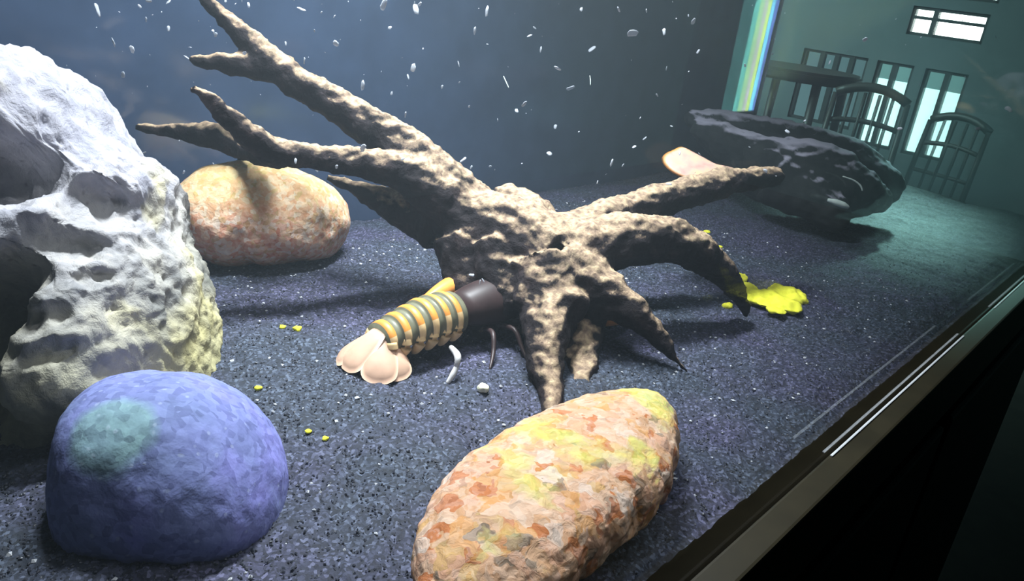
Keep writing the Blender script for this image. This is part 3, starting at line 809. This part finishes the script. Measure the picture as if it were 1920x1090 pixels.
# legs and claws
for sg in (-1, 1):
    for i, s in enumerate((0.060, 0.069, 0.078, 0.087)):
        b = tail_p + ax * s + side * sg * 0.009; b.z = 0.008
        out = 0.016 + 0.003 * (i % 2); sw = -0.012 + 0.009 * i
        pts = [b, b + side * sg * out * 0.6 + ax * sw * 0.4 + Vector((0, 0, 0.003)), b + side * sg * out + ax * sw * 0.8 + Vector((0, 0, -0.003)), Vector((*(b + side * sg * (out + 0.007) + ax * sw * 1.5).xy, 0.001))]
        cpart('walking_leg', *tube(*smooth_path(pts, [0.0016, 0.0013, 0.0011, 0.0005], 4), 8), [M_DARK])
    b = tail_p + ax * 0.092 + side * sg * 0.008; b.z = 0.012
    pts = [b, b + side * sg * 0.022 + ax * 0.006 + Vector((0, 0, 0.002)), b + side * sg * 0.026 + ax * 0.024]
    cpart('claw_arm', *tube(*smooth_path(pts, [0.003, 0.0035, 0.004], 4), 10), [M_ORANGE])
    e = pts[-1]
    for off in (0.0035, -0.0035):
        p2 = [e, e + ax * 0.012 + side * sg * off * 1.1, e + ax * 0.026 + side * sg * off * 0.5]
        cpart('claw_finger', *tube(*smooth_path(p2, [0.0045, 0.0042, 0.0008], 4), 10), [M_ORANGE])
    h = tail_p + ax * 0.102 + side * sg * 0.003; h.z = 0.015
    cpart('antenna', *tube(*smooth_path([h, h + ax * 0.02 + side * sg * 0.012 + Vector((0, 0, 0.006)), h + ax * 0.03 + side * sg * 0.034 + Vector((0, 0, 0.002))], [0.0009, 0.0006, 0.0002], 5), 6), [M_ORANGE])
    bm = bmesh.new(); bmesh.ops.create_uvsphere(bm, u_segments=12, v_segments=8, radius=0.0016)
    ee = tail_p + ax * 0.099 + side * sg * 0.0045; ee.z = 0.0175
    for v_ in bm.verts: v_.co = v_.co + ee
    me = bpy.data.meshes.new('eye'); bm.to_mesh(me); bm.free(); me.materials.append(M_BLACK)
    o = link('eye', me, cray); o.matrix_parent_inverse = CI
# the orange forward claw lying along the far side and the pale leg on the near side
cpart('claw', *tube(*smooth_path([on_plane(796, 566, .016), on_plane(826, 548, .018), on_plane(856, 535, .018), on_plane(880, 538, .014)], [.0025, .0045, .006, .003], 5), 12), [M_ORANGE])
V, F = merge(tube(*smooth_path([on_plane(846, 652, .010), on_plane(858, 668, .012), on_plane(856, 688, .008)], [.0012, .0017, .0012], 4), 8), tube(*smooth_path([on_plane(856, 688, .008), on_plane(849, 703, .005), on_plane(838, 720, .0015)], [.0011, .0014, .0008], 4), 8))
cpart('walking_leg', V, F, [M_LEG], None, 'pale grey jointed leg')

# ------------------------------------------------------------------ food on the sand
M_FOOD = plain('yellow_food', srgb(252, 248, 70), 0.8, 0.2, 0.2, 300)
def blob(name, V, mat, label, cat, group=None):
    me, F = None, None
    return None
def crumb_mesh(name, r, mat, seed, flat=0.6, sub=2):
    V, F = ico(sub); rs = np.array([seed * 3.7, seed * 1.3, seed * 7.1])
    V = V * (1 + 0.45 * fbm(V * 1.6 + rs, 2))[:, None] * r
    V[:, 2] *= flat
    return mesh_from(name, V, F, mat)
root = on_plane(1440, 560)
parts_ = []
for i, (px, py, r, h) in enumerate([(1385, 520, 15, .6), (1398, 540, 19, .5), (1420, 552, 20, .45), (1445, 556, 22, .45), (1475, 552, 28, .5), (1490, 560, 20, .5), (1470, 572, 25, .4), (1430, 566, 20, .35), (1400, 558, 16, .35), (1455, 582, 16, .3), (1485, 580, 14, .3)]):
    p_ = on_plane(px, py, 0.002); r = r * (p_ - CAM).length / FPX
    V, F = ico(3); V = V * (1 + 0.25 * fbm(V * 2 + i * 5.1, 3))[:, None] * np.array([r, r * 1.2, r * h]); parts_.append((V + np.array(p_), F))
V, F = merge(*parts_)
me = remeshed('food_mat', V, F, 0.0011, 1); p_, nn = co(me), nrm(me)
set_co(me, p_ + nn * (0.0016 * fbm(p_ * 260, 3))[:, None] - np.array(root)); me.materials.append(M_FOOD)
tag(link('food_clump', me, None, root), 'bright yellow clump of food on the sand right of the driftwood', 'food')
for i, (px, py, r, lab) in enumerate([(557, 624, 8, 'larger yellow crumb on the sand left of the crayfish'), (530, 621, 6, 'smaller yellow crumb beside the larger one left of the crayfish'),
                                      (484, 733, 7, 'yellow green crumb on the sand just behind the blue stone'), (610, 828, 6, 'yellow crumb on the sand below the crayfish, lower of two'), (578, 815, 6, 'pale yellow crumb on the sand below the crayfish, upper of two'),
                                      (1350, 478, 7, 'yellow crumb on the sand behind the arched root'), (1349, 461, 6, 'pale yellow crumb farther behind the arched root'), (1325, 436, 8, 'flat yellow crumb against the arched root top'), (1365, 570, 10, 'yellow crumb under the end of the arched root')]):
    p_ = on_plane(px, py); p_.z = float(sand_h(p_.x, p_.y)) + 0.0006
    r = r * (p_ - CAM).length / FPX
    tag(link('food_crumb', crumb_mesh('food_crumb', r, M_FOOD, i + 1), None, p_), lab, 'food', 'yellow crumbs on the sand')
p_ = on_plane(905, 743); p_.z = float(sand_h(p_.x, p_.y)) + 0.0015
tag(link('pale_pellet', crumb_mesh('pellet', 0.0023, plain('pellet', srgb(240, 240, 210), 0.6), 20, 0.8, 3), None, p_), 'single bright white pellet on the sand before the driftwood', 'pellet')

# pale threads and a chip caught on the bogwood
M_THREAD = plain('pale_thread', srgb(205, 220, 215), 0.6)
def thread(name, nodes, label, cat):
    pts = [P(a, b, t_) for a, b, t_, r in nodes]; c = pts[0].copy(); rad = [r * t_ / FPX for a, b, t_, r in nodes]
    V, F = tube(*smooth_path([q - c for q in pts], rad, 4), 8)
    tag(link(name, mesh_from(name, V, F, M_THREAD), None, c), label, cat)
thread('pale_thread', [(1580, 331, .64, 1.2), (1600, 338, .64, 1.5), (1613, 348, .64, 1.8), (1617, 358, .64, 1.2)], 'thin curved pale thread caught on the front of the bogwood', 'thread')
thread('pale_sliver', [(1552, 375, .63, 3), (1568, 380, .63, 6), (1582, 385, .63, 6), (1592, 389, .63, 2)], 'short pale sliver stuck low on the bogwood', 'sliver')
thread('drifting_fibre', [(944, 143, .5, 0.8), (949, 154, .5, 1.2), (954, 165, .5, 0.8)], 'thin pale fibre drifting in the water above the trunk', 'fibre')
thread('drifting_fibre', [(1106, 142, .5, 0.6), (1107, 150, .5, 0.9), (1107, 160, .5, 0.6)], 'short faint fibre drifting right of the longer fibre', 'fibre')

# ------------------------------------------------------------------ flakes drifting in the water
t = NT('drifting_flake'); v = t.coords()
t.base(t.ramp(t.noise(v, 500, 2), [(0.3, srgb(150, 160, 180)), (0.7, srgb(225, 230, 235))]), 0.6, 0.3)
t.b.inputs['Transmission Weight'].default_value = 0.0
t.b.inputs['Alpha'].default_value = 0.75
M_FLAKE = t.m
fl = []
for i in range(7):
    V, F = ico(2); V = V * (1 + 0.5 * fbm(V * 1.7 + i * 7.7, 2))[:, None] * np.array([1, 0.6, 0.18]); fl.append(mesh_from('flake', V, F, M_FLAKE))
named = [(565, 17, 9), (630, 82, 8), (860, 120, 6), (720, 8, 11), (780, 17, 10), (913, 20, 10), (890, 58, 7), (993, 67, 9), (1187, 62, 12), (775, 127, 8), (1045, 128, 9), (680, 160, 10), (183, 18, 13), (213, 80, 9), (248, 93, 8), (231, 140, 7), (1014, 93, 6),
         (1070, 165, 8), (1030, 288, 8), (1147, 635 - 330, 8), (1110, 92, 9), (983, 195, 7), (1041, 238, 5), (1168, 310, 6), (868, 300, 7), (760, 215, 6), (595, 185, 8), (625, 222, 6), (680, 278, 9), (660, 277, 6), (1300, 40, 7), (1245, 60, 6), (1212, 20, 6), (1160, 18, 7), (1622, 74, 6), (1892, 205, 8), (1435, 320, 5), (906, 741 - 215, 5), (884, 516, 5), (900, 530, 6)]
pts = [(a, b, c, random.uniform(0.33, 0.62)) for a, b, c in named]
pts = [(a, b, c, (0.60 if b > 500 and False else (0.30 if a > 1500 else (0.36 if b > 300 else t_)))) for a, b, c, t_ in pts]
while len(pts) < 190:
    a = random.uniform(120, 1330) if random.random() < 0.85 else random.uniform(1330, 1900); b = 350 * random.random() ** 1.2
    pts.append((a, b, 1.2 + 5.0 * random.random() ** 2.2, random.uniform(0.30, 0.64)))
for i, (a, b, c, tq) in enumerate(pts):
    p_ = P(a, b, tq)
    ry = ray(a, b).y                                       # keep every flake inside the water
    tq = min(max(tq, (GY1 + 0.015) / ry), (TY1 - 0.015) / ry); p_ = P(a, b, tq)
    o = link('drifting_flake', fl[i % 7], None, p_)
    s_ = c * tq / FPX
    o.scale = (s_, s_, s_); o.rotation_euler = (random.uniform(0, 6.3), random.uniform(0, 6.3), random.uniform(0, 6.3))
    tag(o, 'small whitish flake drifting in the dark water', 'flake', 'white flakes drifting in the water')

# rainbow strip on the back pane
XB = 0.962
for i, (dx, w, pw, cl) in enumerate([(-0.046, 0.030, 0.30, (0.45, 1.0, 0.55)), (-0.024, 0.013, 0.70, (0.42, 1.0, 0.50)), (-0.011, 0.012, 0.95, (0.85, 1.0, 0.28)), (0.000, 0.009, 0.85, (1.0, 0.62, 0.40)), (0.009, 0.009, 1.0, (1.0, 0.94, 0.14)), (0.019, 0.010, 0.85, (0.45, 1.0, 0.80)), (0.031, 0.013, 0.5, (0.55, 0.60, 0.95))]):
    spectrum_strip(XB + dx, w, pw, cl)
